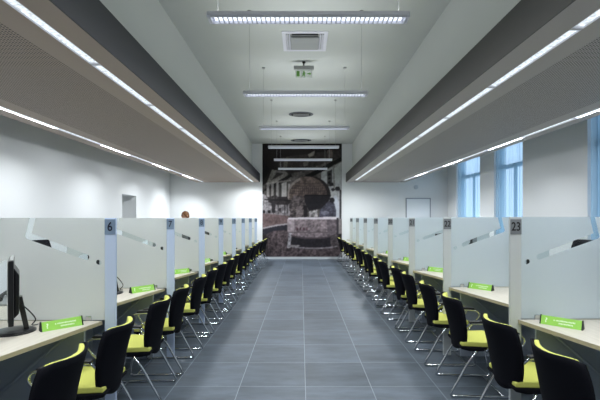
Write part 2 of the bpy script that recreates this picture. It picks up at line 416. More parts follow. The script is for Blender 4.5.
# lower storeys, left, pale with round dark openings
fill(P([(262.5, 194), (274, 200), (302, 204), (302, 216), (262.5, 216)]), (112, 108, 110), .5)
fill(ell(282, 201, 14, 4.2), (44, 40, 41), .4)
fill(P([(267, 198), (276, 195), (279, 198), (269, 201)]), (60, 56, 56), .5)
fill(P([(271, 200), (276, 200), (275, 213), (272, 213)]), (44, 41, 43), .3)
fill(ell(264, 212, 1.3, 1.6), (22, 20, 22)); fill(ell(269.3, 212, 1.6, 1.6), (22, 20, 22))
fill(ell(280, 210, 1.2, 2), (50, 46, 48)); fill(ell(296, 199, 5, 2), (34, 31, 32))
fill(P([(290, 206), (302, 205), (302, 214), (292, 216)]), (88, 84, 86), .6)
for x in (273, 277.5, 284, 287, 292, 298): fill(P([(x, 201), (x+1.2, 201), (x+1, 214), (x, 214)]), (52, 48, 50), .5, alpha=.8)
for x in (270, 274.7, 280): fill(P([(x, 184), (x+.9, 184), (x+.9, 200), (x, 200)]), (38, 35, 35))
fill(P([(264, 199.3), (290, 200), (290, 201.5), (264, 200.6)]), (32, 30, 31)); fill(P([(266, 183), (291, 180), (291, 181.5), (266, 185)]), (150, 145, 140), .3, alpha=.6)
# right building
fill(P([(321, 173), (342, 162), (342, 219), (327, 219), (327, 195), (321, 180)]), (150, 150, 150), .22)
fill(P([(327, 172), (332, 170), (332, 186), (327, 187)]), (66, 64, 64), .5)
for y in (174, 178, 182): fill(P([(328.3, y), (330.7, y-.6), (330.7, y+1.6), (328.3, y+2)]), (28, 27, 28))
fill(P([(333, 166), (335, 165), (335, 188), (333, 189)]), (118, 116, 114), .2)
fill(P([(334, 169), (341, 164), (341, 180), (335, 184)]), (158, 160, 158), .1)
fill(ell(337.5, 189, 2.6, 2.2), (48, 46, 48), .3); fill(ell(333, 190, 2, 1.4), (52, 50, 52))
fill(P([(339.5, 190), (341.3, 190), (341.3, 219), (339.5, 219)]), (46, 44, 47), .4)
fill(P([(329, 184), (333, 183), (334, 186), (330, 187)]), (40, 38, 40))
fill(P([(331, 200), (336, 195), (339, 203), (339, 217), (333, 217)]), (165, 167, 174), .1)
# roof line sweeping up to the right
fill(P([(294, 182), (342, 157), (342, 161), (300, 184)]), (30, 28, 28), .15)
fill(P([(262, 160), (270, 170), (264, 180), (262, 180)]), (30, 28, 30))
# woven dome
dome = ell(309, 195, 21.5, 18.5) & (V < 200)
fill(dome, (92, 81, 76), .5)
fill(dome & ell(316, 201, 20, 17), (78, 68, 65), .5, alpha=.7)
rows = (np.sin(V*2.4+((U-309)/20)**2*2.0) > .25) & dome & (V > 183); fill(rows, (66, 58, 56), .3, alpha=.7)
fill(dome & (np.sin(U*3.1) > .3) & (V > 187) & (V < 194), (54, 47, 46), .2, alpha=.6)
fill(dome & ~ell(309, 196, 20, 16.8) & (U < 300), (120, 112, 108), .2)
fill(dome & ~ell(307, 196, 20, 19), (42, 38, 38), .2)
# dark bowl under the dome
fill(P([(304, 195.5), (331, 195.5), (328, 203), (321, 209), (309, 211), (305, 203)]), (36, 34, 37), .2)
fill(P([(305, 195), (331, 195), (331, 196.2), (305, 196.2)]), (22, 21, 23))
# carved figures
fill(P([(289, 204), (294, 196), (302, 196), (305, 203), (303, 219), (290, 219)]), (74, 68, 68), .8)
fill(P([(296, 207), (301, 206), (303, 214), (300, 220), (296, 219)]), (104, 96, 96), .4)
fill(P([(303, 205), (307, 206), (308, 216), (304, 218)]), (36, 33, 35), .3)
fill(P([(320, 210), (325, 205), (329, 201), (334, 203), (336, 210), (336, 219), (319, 219)]), (70, 69, 78), .5)
fill(ell(332, 200.5, 2.6, 2.6), (40, 38, 42)); fill(ell(325, 213, 4, 2), (98, 97, 106), .3)
fill(P([(309, 212), (317, 210), (318, 217), (309, 217)]), (132, 128, 128), .7)
# low wall and dark kerb, left
fill(P([(262, 213.5), (288, 216), (288, 224), (275, 226), (262, 229)]), (94, 80, 80), .3)
fill(P([(262, 228), (275, 225), (288, 223.3), (288, 225), (276, 227), (262, 230)]), (142, 136, 138), .1)
fill(P([(262, 229.5), (276, 226.5), (288, 224.8), (288, 230), (274, 232), (262, 237)]), (46, 45, 51), .15)
# pebble ground
fill(P([(262, 236), (274, 231), (292, 230), (292, 240), (338, 245), (342, 234), (342, 258), (262, 258)]), (74, 66, 68), .7)
fill(P([(262, 236), (267, 234), (269, 258), (262, 258)]), (52, 47, 48), .5)
# basin under the fountain
fill(ell(314, 241, 25, 7.5), (40, 38, 42), .3)
fill(ell(314, 246, 24, 3) & ~ell(315, 244.6, 24, 3), (116, 112, 116), .3)
fill(P([(330, 236), (338, 235), (339, 246), (331, 246)]), (74, 68, 70), .5)
fill(ell(312.5, 232, 25.5, 7.2) | P([(287, 219), (290, 218), (338, 218), (338, 232), (287, 232)]), (116, 106, 109), .5)
fill(P([(287, 219), (294, 218), (294, 234), (287, 231)]), (138, 128, 131), .3); fill(P([(327, 219), (338, 218), (338, 235), (327, 237)]), (96, 88, 92), .4)
fill(P([(288, 218), (338, 217), (338, 219.4), (288, 219.6)]), (186, 180, 184), .1)
fill(ell(312.5, 232, 25.5, 7.2) & ~ell(312.5, 230.6, 25.8, 7.0) & (V > 232), (74, 67, 70))
fill(P([(289, 232.3), (338, 232), (338, 232.8), (289, 233)]), (92, 84, 86))
fill((((np.abs((U-302) % 3.2-1.6) < .8) & (U > 296) & (U < 308)) & (np.abs(V-229) < 1.6)), (84, 66, 72), .5)
fill(P([(336.5, 218), (338.5, 218), (338.5, 236), (336.5, 236)]), (56, 52, 56))
fill(P([(338.5, 219), (342, 219), (342, 234), (338.5, 234)]), (120, 114, 114), .2)
fill(P([(289, 233), (291.5, 233), (290.5, 248), (287, 248)]), (160, 158, 162), .5, alpha=.8)
fill(ell(295, 246, 5, 1.2), (128, 124, 126), .5)
pd = np.pad(img, ((1, 1), (1, 1), (0, 0)), 'edge'); bl = sum(pd[a:a+NYp, b:b+NXp] for a in range(3) for b in range(3))/9
img = img*.35+bl*.65; img = 128+(img-128)*1.08-4
img = np.clip(img, 8, 250)/255
lin = np.where(img <= .04045, img/12.92, ((img+.055)/1.055)**2.4)
lin = np.clip(lin*1.2, 0, 1)
bm = NB(); gv = [[bm.verts.new((MX0+(MX1-MX0)*i/(NXp-1), 0, MZ0+(MZ1-MZ0)*j/(NYp-1))) for i in range(NXp)] for j in range(NYp)]
for j in range(NYp-1):
    for i in range(NXp-1): bm.faces.new((gv[j][i], gv[j][i+1], gv[j+1][i+1], gv[j+1][i]))
me = bpy.data.meshes.new('mural_print'); bm.to_mesh(me); bm.free()
ca = me.color_attributes.new('print', 'FLOAT_COLOR', 'POINT')
ca.data.foreach_set('color', np.concatenate([lin.reshape(-1, 3), np.ones((NXp*NYp, 1))], 1).astype(np.float32).ravel())
mm = mat('mural_print', (128, 128, 128), .7, spec=.2); t = NT(mm); at = t.new('VertexColor'); at.layer_name = 'print'; t.link(at.outputs[0], t.n['Principled BSDF'].inputs['Base Color'])
me.materials.append(mm)
mural = thing('wall_mural', 'large dark monochrome photo mural of a carved fountain on the far wall', 'mural', (0, ROOM_FAR-.016, 0))
mo = bpy.data.objects.new('printed_sheet', me); COL.objects.link(mo); mo.parent = mural
boxobj('backing_board', (MX0, MX1, .001, .016, MZ0, MZ1), M_dgrey, mural)

# ------------------------------------------------------------ recessed linear lights
SEG = 1.27
def recessed(side, which, xc, y0, power, k, spread, tilt=0, ln=SEG-.06, dy=0):
    lab = 'glowing linear light, %s slot of %s dropped ceiling, %s from near end' % (which, side, ordinal(k))
    r = thing('recessed_light', lab, 'ceiling light', (xc, y0, SOF), 0, '%s light strip on the %s' % (which, side))
    bm = NB()
    for s in (-1, 1): prism(bm, [(s*.044, 0), (s*.044, .05), (s*.036, .05), (s*.038, 0)], 1, .004, SEG-.004)
    box(bm, -.038, .038, .004, .02, .0, .05); box(bm, -.038, .038, SEG-.02, SEG-.004, 0, .05)
    obj('housing', bm, M_fix, r)
    boxobj('diffuser', (-.037, .037, .021, SEG-.021, .012, .02), M_strip, r)
    lp = area('lamp', (0, SEG/2+dy, .001), .03 if tilt else .06, ln, power, spread=spread, parent=r); lp.rotation_euler = (0, tilt, 0)
for side in ('left', 'right'):
    a, b = STR[side]; off = 3.5 if side == 'left' else 2.84
    for which, xc in (('inner', a), ('outer', b)):
        k = 0; y = off - SEG*int((off-1.0)/SEG) - 2*SEG
        while y + SEG < ROOM_FAR + .35:
            yy = y
            if yy+SEG > ROOM_FAR: break
            last = yy+2*SEG > ROOM_FAR; sg = 1 if side == 'left' else -1
            if which == 'inner': recessed(side, which, xc, yy, P_STRIP_IN*(4 if last else 1), k, 160 if last else 132, ln=.6 if last else SEG-.06, dy=-.3 if last else 0)
            else:
                strong = k % 2
                recessed(side, which, xc, yy, P_STRIP_OUT*(1.9 if strong else 1.1)*(1.6 if last else 1), k, 118 if strong else 175, tilt=sg*(.35 if strong else .7), ln=.4 if strong else SEG-.06, dy=-.25 if last else 0)
            y += SEG; k += 1

# ------------------------------------------------------------ pendant lights
def pendant(y, k, lab=None):
    L = 1.67; xc = .06; zb = 3.188
    r = thing('pendant_light', lab or 'white louvred bar light hung across the aisle, %s from the camera' % ordinal(k), 'pendant light', (xc, y, zb), 0, 'bar lights hung below the high ceiling')
    h = L/2; bm = NB()
    prism(bm, [(-.06, .0), (-.066, .02), (-.05, .055), (.05, .055), (.066, .02), (.06, 0), (.054, 0), (.054, .035), (-.054, .035), (-.054, 0)], 0, -h+.03, h-.03)
    obj('housing', bm, M_fix, r)
    for s in (-1, 1):
        bm = NB(); prism(bm, [(-.06, 0), (-.066, .02), (-.05, .055), (.05, .055), (.066, .02), (.06, 0)], 0, s*(h-.03), s*h); obj('end_cap', bm, M_fix, r, bevel=.004)
    boxobj('diffuser', (-h+.05, h-.05, -.052, .052, .026, .033), M_glow2, r)
    bm = NB(); n = 40
    for i in range(1, n): 
        x = -h+.05+(2*h-.1)*i/n; box(bm, x-.004, x+.004, -.053, .053, 0.004, .02)
    obj('louver', bm, M_fix, r)
    for s in (-1, 1):
        bm = NB(); tube(bm, [(s*.755, 0, .055), (s*.755, 0, CEIL-zb)], .0022, 6); lathe(bm, [(.03, CEIL-zb-.02), (.03, CEIL-zb-.0005)], (s*.755, 0, 0), 14)
        obj('suspension_cable', bm, M_ltgrey, r)
    area('lamp', (0, 0, -.004), L-.15, .1, P_PEND, parent=r)
    area('ceiling_fill', (0, 0, .06), L-.15, .1, P_PEND*.36, up=True, parent=r)  # fill lamp added above the bar to brighten the ceiling
pendant(1.29, 0, 'white louvred bar light hung overhead, just above the top edge of the view'); pendant(-.76, 0, 'white louvred bar light hung behind the viewpoint')
for k in range(6): pendant([3.34, 5.39, 7.42, 9.45, 11.5, 13.62][k], k)

# ------------------------------------------------------------ things on the high ceiling
r = thing('air_diffuser', 'square white air diffuser in the high ceiling, nearest the camera', 'air vent', (.06, 6.32, CEIL), 0, 'vents in the high ceiling')
bm = NB(); f = .35
for a, b, z in ((.35, .29, 0), ):
    box(bm, -a, a, -a, -b, -.012, 0); box(bm, -a, a, b, a, -.012, 0); box(bm, -a, -b, -b, b, -.012, 0); box(bm, b, a, -b, b, -.012, 0)
obj('frame', bm, M_fix, r, bevel=.003)
boxobj('core', (-.29, .29, -.29, .29, -.004, 0), M_ltgrey, r)
boxobj('air_slot', (-.2, .2, -.275, -.235, -.008, -.0045), M_dark, r)
bm = NB(); prism(bm, [(-.2, -.03), (-.21, -.045), (0, -.03), (.21, -.045), (.2, -.03), (.2, -.02), (-.2, -.02)], 0, -.21, .21)
obj('deflector_plate', bm, M_ltgrey, r)
for s in (-1, 1):
    bm = NB()
    for q in (.225, .26): prism(bm, [(s*q, -.01), (s*(q+.022), -.028), (s*(q+.026), -.026), (s*(q+.006), -.008)], 1, -.27, .27)
    obj('side_blade', bm, M_fix, r)
for y, lab, wd, dp in ((10.75, 'oval-edged dark grey vent in the high ceiling before the mural, wider of two', .3, .22), (14.35, 'small dark vent in the high ceiling closest to the mural', .34, .2)):
    r = thing('ceiling_vent', lab, 'air vent', (.0, y, CEIL), 0, 'vents in the high ceiling')
    bm = NB(); lathe(bm, [(1, 0), (1, -.012), (.85, -.016), (.8, -.004)], seg=28, sx=wd+.03, sy=dp+.03); obj('rim', bm, M_dgrey, r)
    bm = NB(); lathe(bm, [(.8, -.006), (.8, -.014)], seg=28, sx=wd+.03, sy=dp+.03); obj('core', bm, M_dark, r)
    bm = NB()
    for q in range(-1, 2): box(bm, -wd*.7, wd*.7, q*dp*.35-.008, q*dp*.35+.008, -.024, -.014)
    obj('slats', bm, M_ltgrey, r)
r = thing('exit_sign', 'hanging emergency exit sign with clear green pictogram sheet', 'sign', (.05, 7.15, CEIL))
bm = NB(); lathe(bm, [(.03, 0), (.03, -.015), (.012, -.03), (.012, -.075)], seg=14); obj('ceiling_mount', bm, M_dark, r)
boxobj('housing', (-.18, .18, -.03, .03, -.14, -.075), M_ltgrey, r, bevel=.005)
boxobj('acrylic_sheet', (-.15, .15, -.004, .004, -.28, -.14), M_acrylic, r)
bm = NB()
def runner(cx, s):
    box(bm, cx-.012, cx+.012, -.007, -.005, -.18, -.16)                      # head
    prism(bm, [(cx-.03*s, -.215), (cx-.01*s, -.185), (cx+.022*s, -.185), (cx+.03*s, -.205), (cx+.015*s, -.225), (cx+.03*s, -.262), (cx+.012*s, -.262), (cx-.004*s, -.235), (cx-.03*s, -.262), (cx-.04*s, -.25), (cx-.012*s, -.225)], 1, -.007, -.005)
runner(.0, 1)
box(bm, -.13, -.075, -.007, -.005, -.262, -.165)
prism(bm, [(.06, -.222), (.06, -.206), (.1, -.206), (.1, -.185), (.135, -.214), (.1, -.243), (.1, -.222)], 1, -.007, -.005)
obj('pictogram', bm, M_signgreen, r)

# ------------------------------------------------------------ counter stations
POST_L = [3.03+1.39*k for k in range(8)]; POST_R = [3.07+1.43*k for k in range(8)]
XPL, XPR = -1.440, 1.642; DZ = .765
TILT = 0.0
def station(side, k):
    s = -1 if side == 'left' else 1
    P = POST_L if side == 'left' else POST_R; xp = XPL if side == 'left' else XPR
    num = (6+k) if side == 'left' else (23-k); yp = P[k]; step = P[1]-P[0]; y0 = yp-step
    mp, mi = (M_plate, M_ink) if side == 'left' else (M_plate_r, M_ink_r)
    # post
    r = thing('partition_post', 'slim aluminium post numbered %s in the %s row' % (NUMW[num], side), 'post', (xp, yp, 0), 0, 'numbered posts along the %s counter' % side)
    hw = .041 if s < 0 else .043
    boxobj('post_body', (-hw, hw, -.012, .012, 0, EYE+(.008 if s > 0 else 0)), M_post if s < 0 else M_post_r, r, bevel=.003)
    pl = boxobj('number_plate', (-hw+.001, hw-.001, -.016, -.0121, EYE-.125, EYE-.01), mp, r)
    text_obj('numeral', str(num), .095 if num < 10 else .092, mi, pl, Matrix.Translation((0, -.0172, EYE-.068)) @ Matrix.Rotation(PI/2, 4, 'X'), xs=.85 if num < 10 else .78)
    # frosted divider
    g = NB(); box(g, s*.0, s*1.10, -.005, .005, DZ+.004, EYE+(.008 if s > 0 else 0)); gl = obj('glass_screen', g, M_frost_l if s < 0 else M_frost_r)
    gl.location = (xp+s*(hw+.003), yp+.0, 0); gl.rotation_euler = (0, 0, s*TILT)
    tag(gl, 'frosted glass screen with a bent clear stripe beside post %s' % NUMW[num], 'screen', 'frosted screens of the %s counter' % side)
    for q in (.12, 1.0):
        cl = NB(); box(cl, s*(q-.02), s*(q+.02), -.014, .014, DZ+.001, DZ+.035); obj('clamp', cl, M_chrome, gl, bevel=.003)
    # desk
    desk(side, k, y0, yp, 'by post %s' % NUMW[num])
def desk(side, k, y0, yp, where):
    s = -1 if side == 'left' else 1; off = 0 if s < 0 else .16
    xa, xb, xo = 1.83+off, 1.50+off, 2.75+off
    r = thing('service_desk', 'pale wood counter desk with slanted front edge %s in the %s row' % (where, side), 'desk', (0, 0, 0), 0, 'counter desks of the %s row' % side)
    ya, yb = y0+.016, yp-.014; tt = math.tan(TILT)
    bm = NB(); prism(bm, [(s*xa, ya), (s*xb, yb), (s*xo, yb+(xo-xb-.06)*tt), (s*xo, ya+(xo-xa+.25)*tt)], 2, DZ-.028, DZ); bm2 = obj('worktop', bm, M_wood, r, bevel=.002)
    d = Vector((xb-xa, yb-ya)).normalized(); n = Vector((d.y, -d.x))*-1
    bm = NB(); e = .003
    q = [(s*xa, ya), (s*xb, yb), (s*(xb+n.x*e), yb+n.y*e), (s*(xa+n.x*e), ya+n.y*e)]
    prism(bm, q, 2, DZ-.028, DZ-.001); obj('edge_band', bm, M_edge, r)
    boxobj('side_panel', (s*(xb+.12), s*(xo-.05), yb-.03, yb-.008, .0, DZ-.028), M_grey, r)
    boxobj('modesty_panel', (s*(xb+.78), s*(xb+.80), ya+.02, yb-.03, .12, DZ-.028), M_grey, r)
    boxobj('support_leg', (s*(xo-.12), s*(xo-.06), ya+.02, ya+.08, 0, DZ-.028), M_dgrey, r)
    bm = NB(); tube(bm, [(s*(xb+.2), yb-.06, .70), (s*(xb+.72), yb-.06, .25)], .012, 8); obj('shadow_bar', bm, M_grey, r)  # bar added in place of a faint diagonal shadow under the desk
for side in ('left', 'right'):
    for k in range(8): station(side, k)
desk('left', 8, POST_L[-1], POST_L[-1]+1.39, 'beyond post thirteen'); desk('right', 8, POST_R[-1], POST_R[-1]+1.43, 'beyond post sixteen')

# ------------------------------------------------------------ desk signs
def sign_proto():
    r = thing('desk_sign', '', 'desk sign'); L = .265; d, h = .030, .060
    bm = NB(); prism(bm, [(-d, 0), (d, 0), (0.004, h), (-.004, h)], 0, -L/2+.008, L/2-.008); b = obj('sign_body', bm, M_green, r)
    for s in (-1, 1):
        bm = NB(); prism(bm, [(-d-.002, 0), (d+.002, 0), (.006, h+.003), (-.006, h+.003)], 0, s*(L/2-.008), s*L/2); obj('end_cap', bm, M_cap, r)
    ang = math.atan2(h, d-.004)
    base = Matrix.Translation((0, -d-.0006, .0)) @ Matrix.Rotation(ang, 4, 'X')
    text_obj('question_mark', '?', .045, M_white, b, base @ Matrix.Translation((-.092, .033, .0)), .0006)
    bm = NB(); rr = random.Random(2)
    for row, (ly, x0, x1) in enumerate(((.041, -.045, .085), (.022, -.012, .075))):
        x = x0
        while x < x1:
            ww = rr.uniform(.004, .007); q = base @ Vector((x, ly, .0005))
            vs = [base @ Vector(v) for v in ((x, ly-.005, .0006), (x+ww, ly-.005, .0006), (x+ww, ly+rr.choice((.003, .006)), .0006), (x, ly+.004, .0006))]
            bm.faces.new([bm.verts.new(v) for v in vs]); x += ww+.0025 if rr.random() > .15 else ww+.007
    obj('small_lettering', bm, M_white, b)
    return r
SIGN = sign_proto(); sign_used = False
for side in ('left', 'right'):
    s = -1 if side == 'left' else 1; P = POST_L if side == 'left' else POST_R; off = 0 if s < 0 else .175
    for k in range(8):
        num = (6+k) if s < 0 else (23-k); rr = random.Random(k*3+s)
        loc = (s*(1.69+off)+rr.uniform(-.02, .02)*(k > 0)+(.10 if s > 0 and k else 0), P[k]-.205+(.055 if s > 0 and k else 0), DZ+.0005); rz = (.80 if s < 0 else -.80)+rr.uniform(-.08, .08)*(k > 0)
        lab = 'green prism desk sign with white lettering on the desk by post %s' % NUMW[num]
        if not sign_used: SIGN.location = loc; SIGN.rotation_euler = (0, 0, rz); SIGN['label'] = lab; SIGN['group'] = 'green desk signs'; sign_used = True
        else: dup(SIGN, loc, rz, lab, 'green desk signs')

# ------------------------------------------------------------ monitors
def monitor_proto():
    r = thing('computer_monitor', '', 'monitor')
    bm = NB(); lathe(bm, [(.128, 0), (.128, .008), (.11, .016), (.05, .02)], seg=36); obj('base', bm, M_black, r, smooth=False)
    # neck leans back towards the panel; panel plane is local XZ, facing -Y, back housing at +Y
    bm = NB(); prism(bm, [(.055, .015), (.085, .015), (.045, .24), (.012, .24)], 0, -.035, .035); obj('neck', bm, M_black, r, bevel=.005)
    bm = NB(); box(bm, -.205, .205, -.03, .0, .08, .50); obj('bezel', bm, M_black, r, bevel=.006)
    bm = NB(); prism(bm, [(.0, .12), (.028, .15), (.03, .40), (.0, .45)], 0, -.16, .16); obj('rear_housing', bm, M_black, r, bevel=.008)
    boxobj('display', (-.19, .19, -.0325, -.0302, .105, .485), M_screen, r)
    bm = NB(); boxobj('top_trim', (-.20, .20, -.022, -.002, .5002, .506), M_ltgrey, r)
    bm = NB(); tube(bm, [(.02, .02, .2), (.06, .07, .16), (.04, .12, .08), (-.02, .1, .03), (-.08, .13, .012), (-.13, .14, .006)], .004, 6, smooth=4); obj('cable', bm, M_black, r)
    return r
MON = monitor_proto()
MON.location = (-1.95, 2.72, DZ+.0005)
MON.rotation_euler = (0, 0, math.radians(-55))
MON['label'] = 'black flat monitor seen edge-on on the desk cut by the left edge'; MON['group'] = 'monitors on the counter desks'
for side in ('left', 'right'):
    s = -1 if side == 'left' else 1; P = POST_L if s < 0 else POST_R
    for k in range(8):
        if s < 0 and k == 0: continue
        num = (6+k) if s < 0 else (23-k)
        rz = math.radians(-58) if s < 0 else math.radians(58)
        loc = (-1.965, P[k]-.31, DZ+.0005) if s < 0 else (2.43, P[k]-.26, DZ+.0005)
        dup(MON, loc, rz, 'black flat monitor on the desk in front of frosted screen %s' % NUMW[num], 'monitors on the counter desks')

# telephone of the second station, seen through the clear corner of the first screen
def phone():
    r = thing('desk_telephone', 'dark handset telephone glimpsed left of the near monitor', 'telephone', (-2.62, 3.62, DZ+.0005), .3)
    bm = NB(); prism(bm, [(-.1, 0), (.1, 0), (.1, .06), (-.1, .02)], 0, -.09, .09); obj('phone_body', bm, M_ltgrey, r, bevel=.006)
    bm = NB(); tube(bm, [(-.06, -.09, .06), (-.06, -.04, .085), (-.06, .04, .095), (-.06, .1, .085)], [.026, .016, .016, .028], 10); obj('handset', bm, M_black, r)
phone()

# ------------------------------------------------------------ visitor chairs
def chair_proto():
    r = thing('visitor_chair', '', 'chair'); NU, NV = 14, 12
    def surf(u, v, offs, wk=1.0, vlo=0, vhi=1):
        v = vlo+(vhi-vlo)*v
        hw = (.168+.058*math.sin(min(v*1.35, 1)*PI*.5)-.018*(max(0, v-.70)/.30)**2)*wk
        x = u*hw; z = .362+.465*v
        z += .016*v**4*abs(u)**2 - .026*v**6*abs(u)**9                      # rounded upper corners
        z += .07*(1-v)**5*abs(u)**2.5                   # rounded lower corners
        y = -.168-.108*v + .016*math.sin(v*PI) + .082*abs(u)**2.0*(.35+.65*v) + offs
        return (x, y, z)
    def shell(bm, f0, f1, wk, v0, v1):
        A = [[bm.verts.new(surf(-1+2*i/NU, j/NV, f0(-1+2*i/NU, j/NV), wk, v0, v1)) for i in range(NU+1)] for j in range(NV+1)]
        B = [[bm.verts.new(surf(-1+2*i/NU, j/NV, f1(-1+2*i/NU, j/NV), wk, v0, v1)) for i in range(NU+1)] for j in range(NV+1)]
        for j in range(NV):
            for i in range(NU):
                bm.faces.new((A[j][i], A[j][i+1], A[j+1][i+1], A[j+1][i])); bm.faces.new((B[j][i], B[j+1][i], B[j+1][i+1], B[j][i+1]))
        for i in range(NU):
            bm.faces.new((A[0][i], B[0][i], B[0][i+1], A[0][i+1])); bm.faces.new((A[NV][i], A[NV][i+1], B[NV][i+1], B[NV][i]))
        for j in range(NV):
            bm.faces.new((A[j][0], A[j+1][0], B[j+1][0], B[j][0])); bm.faces.new((A[j][NU], B[j][NU], B[j+1][NU], A[j+1][NU]))
    bm = NB(); shell(bm, lambda u, v: -.010, lambda u, v: .006+.016*abs(u)**10, 1.0, 0, 1); b = obj('backrest', bm, M_shell, r, smooth=True)
    bm = NB(); shell(bm, lambda u, v: .0065, lambda u, v: .010+.026*(1-abs(u)**8), .93, .22, .99); p = obj('back_pad', bm, M_lime, b, smooth=True); p['label'] = 'lime green front cushion of the backrest'
    # seat cushion with waterfall front edge
    bm = NB(); prof = [(-.165, .425), (-.165, .455), (-.13, .466), (.0, .462), (.14, .466), (.20, .455), (.225, .43), (.215, .418), (.0, .42)]
    prism(bm, prof, 0, -.188, .188); s = obj('seat', bm, M_lime, r, bevel=.010)
    bm = NB(); prism(bm, [(-.175, .424), (-.17, .40), (-.1, .385), (.15, .385), (.215, .405), (.222, .416), (0, .419)], 0, -.2, .2); obj('seat_pan', bm, M_shell, r, bevel=.006)
    for sg in (-1, 1):
        x = sg*.235; bm = NB()
        tube(bm, [(sg*.19, -.03, .385), (x, -.07, .375), (x, -.13, .29), (x, -.205, .15), (x, -.265, .045), (x, -.262, .014), (x, -.22, .012), (x, .12, .012), (x, .215, .013), (x, .235, .05), (x, .20, .22), (x, .165, .38), (sg*.2, .15, .395)], .0105, 8, smooth=4)
        obj('leg_frame', bm, M_chrome, r, smooth=True)
        bm = NB(); xa = sg*.262
        tube(bm, [(sg*.215, -.13, .59), (xa-sg*.01, -.13, .625), (xa, -.1, .642), (xa, .05, .642), (xa, .125, .63), (xa, .15, .59), (xa, .12, .54), (xa, .06, .47), (sg*.235, .03, .405), (sg*.19, .02, .40)], .0095, 8, smooth=4)
        obj('arm_tube', bm, M_chrome, r, smooth=True)
        bm = NB(); prism(bm, [(-.13, .648), (-.13, .662), (.0, .67), (.09, .665), (.105, .652), (.09, .648)], 0, xa-.022, xa+.022); obj('armrest', bm, M_armpad, r, bevel=.005)
    bm = NB(); tube(bm, [(-.235, .17, .012), (.235, .17, .012)], .009, 8); obj('stretcher', bm, M_chrome, r)
    return r
CH = chair_proto(); ch_used = False
farL = [2.31, 2.94, 3.73, 4.35, 5.12, 5.76, 6.52, 7.15]; farL += [6.52+1.39*j+q for j in range(1, 6) for q in (0, .62)]
farR = [2.39, 3.03, 3.87, 4.60, 5.38, 6.0, 6.84, 7.43]; farR += [6.84+1.43*j+q for j in range(1, 6) for q in (0, .60)]
for side, far in (('left', farL), ('right', farR)):
    s = -1 if side == 'left' else 1
    for i, yf in enumerate(far):
        if yf > 14.75: continue
        k = i//2; num = (6+k) if s < 0 else (23-k); rr = random.Random(i*7+s)
        last = (6+7 if s < 0 else 16); wh = 'facing the desk by post %s' % NUMW[num] if k < 8 else 'facing the desk beyond post %s' % NUMW[last]
        lab = 'lime and black chrome-framed armchair %s, %s of the pair' % (wh, 'nearer' if i % 2 == 0 else 'farther')
        if k > 8: lab = 'lime and black chrome-framed armchair at the very end of the %s row by the mural' % side
        xc = s*(1.24+.195) if s < 0 else (1.375+.20)
        j = (i > 5)*.05
        loc = (xc+rr.uniform(-j, j)*.5, yf-.215, 0); rz = -s*(PI/2+.03) + rr.uniform(-.04, .04)
        if not ch_used: CH.location = loc; CH.rotation_euler = (0, 0, rz); CH['label'] = lab; CH['group'] = 'visitor chairs of the left row'; ch_used = True
        else: dup(CH, loc, rz, lab, 'visitor chairs of the %s row' % side)

# ------------------------------------------------------------ staff swivel chairs behind the screens
def staff_proto():
    r = thing('office_chair', '', 'office chair')
    bm = NB()
    A = [];
    for j in range(9):
        v = j/8; z = .56+.70*v; hw = .21+.02*math.sin(v*PI)-.05*v**6; row = []
        for i in range(9):
            u = -1+i/4; row.append((u*hw, -.22-.05*v+.05*u*u, z))
        A.append(row)
    F = [[bm.verts.new(p) for p in row] for row in A]; B = [[bm.verts.new((p[0], p[1]+.035, p[2])) for p in row] for row in A]
    for j in range(8):
        for i in range(8):
            bm.faces.new((F[j][i], F[j][i+1], F[j+1][i+1], F[j+1][i])); bm.faces.new((B[j][i], B[j+1][i], B[j+1][i+1], B[j][i+1]))
    for i in range(8): bm.faces.new((F[0][i], B[0][i], B[0][i+1], F[0][i+1])); bm.faces.new((F[8][i], F[8][i+1], B[8][i+1], B[8][i]))
    for j in range(8): bm.faces.new((F[j][0], F[j+1][0], B[j+1][0], B[j][0])); bm.faces.new((F[j][8], B[j][8], B[j+1][8], F[j+1][8]))
    obj('backrest', bm, M_shell, r, smooth=True)
    boxobj('seat', (-.23, .23, -.2, .24, .46, .52), M_lime, r, bevel=.02)
    bm = NB(); tube(bm, [(0, -.1, .46), (0, -.2, .47), (0, -.245, .58)], .018, 8); obj('back_support', bm, M_black, r)
    bm = NB(); tube(bm, [(0, 0, .46), (0, 0, .08)], .03, 12); obj('column', bm, M_black, r)
    for k in range(5):
        a = 2*PI*k/5; bm = NB(); tube(bm, [(0, 0, .10), (.28*math.cos(a), .28*math.sin(a), .07)], [.03, .018], 8); g = obj('foot', bm, M_black, r)
        bm = NB(); lathe(bm, [(.027, -.02), (.03, 0), (.027, .02)], seg=12); bm.transform(Matrix.Rotation(PI/2, 4, 'X')); bm.transform(Matrix.Translation((.28*math.cos(a), .28*math.sin(a), .03))); obj('castor', bm, M_black, g)
    return r
ST = staff_proto(); used = False
for side in ('left', 'right'):
    s = -1 if side == 'left' else 1; P = POST_L if s < 0 else POST_R
    for k in range(8):
        num = (6+k) if s < 0 else (23-k); rr = random.Random(k*11+s)
        loc = (s*3.10 if s < 0 else 3.44, P[k]+.6+rr.uniform(-.05, .05), 0); rz = (-PI/2 if s < 0 else PI/2)+rr.uniform(-.4, .4)
        lab = 'dark high-backed staff chair behind frosted screen %s, barely seen' % NUMW[num]
        if not used: ST.location = loc; ST.rotation_euler = (0, 0, rz); ST['label'] = lab; ST['group'] = 'staff chairs behind the screens'; used = True
        else: dup(ST, loc, rz, lab, 'staff chairs behind the screens')

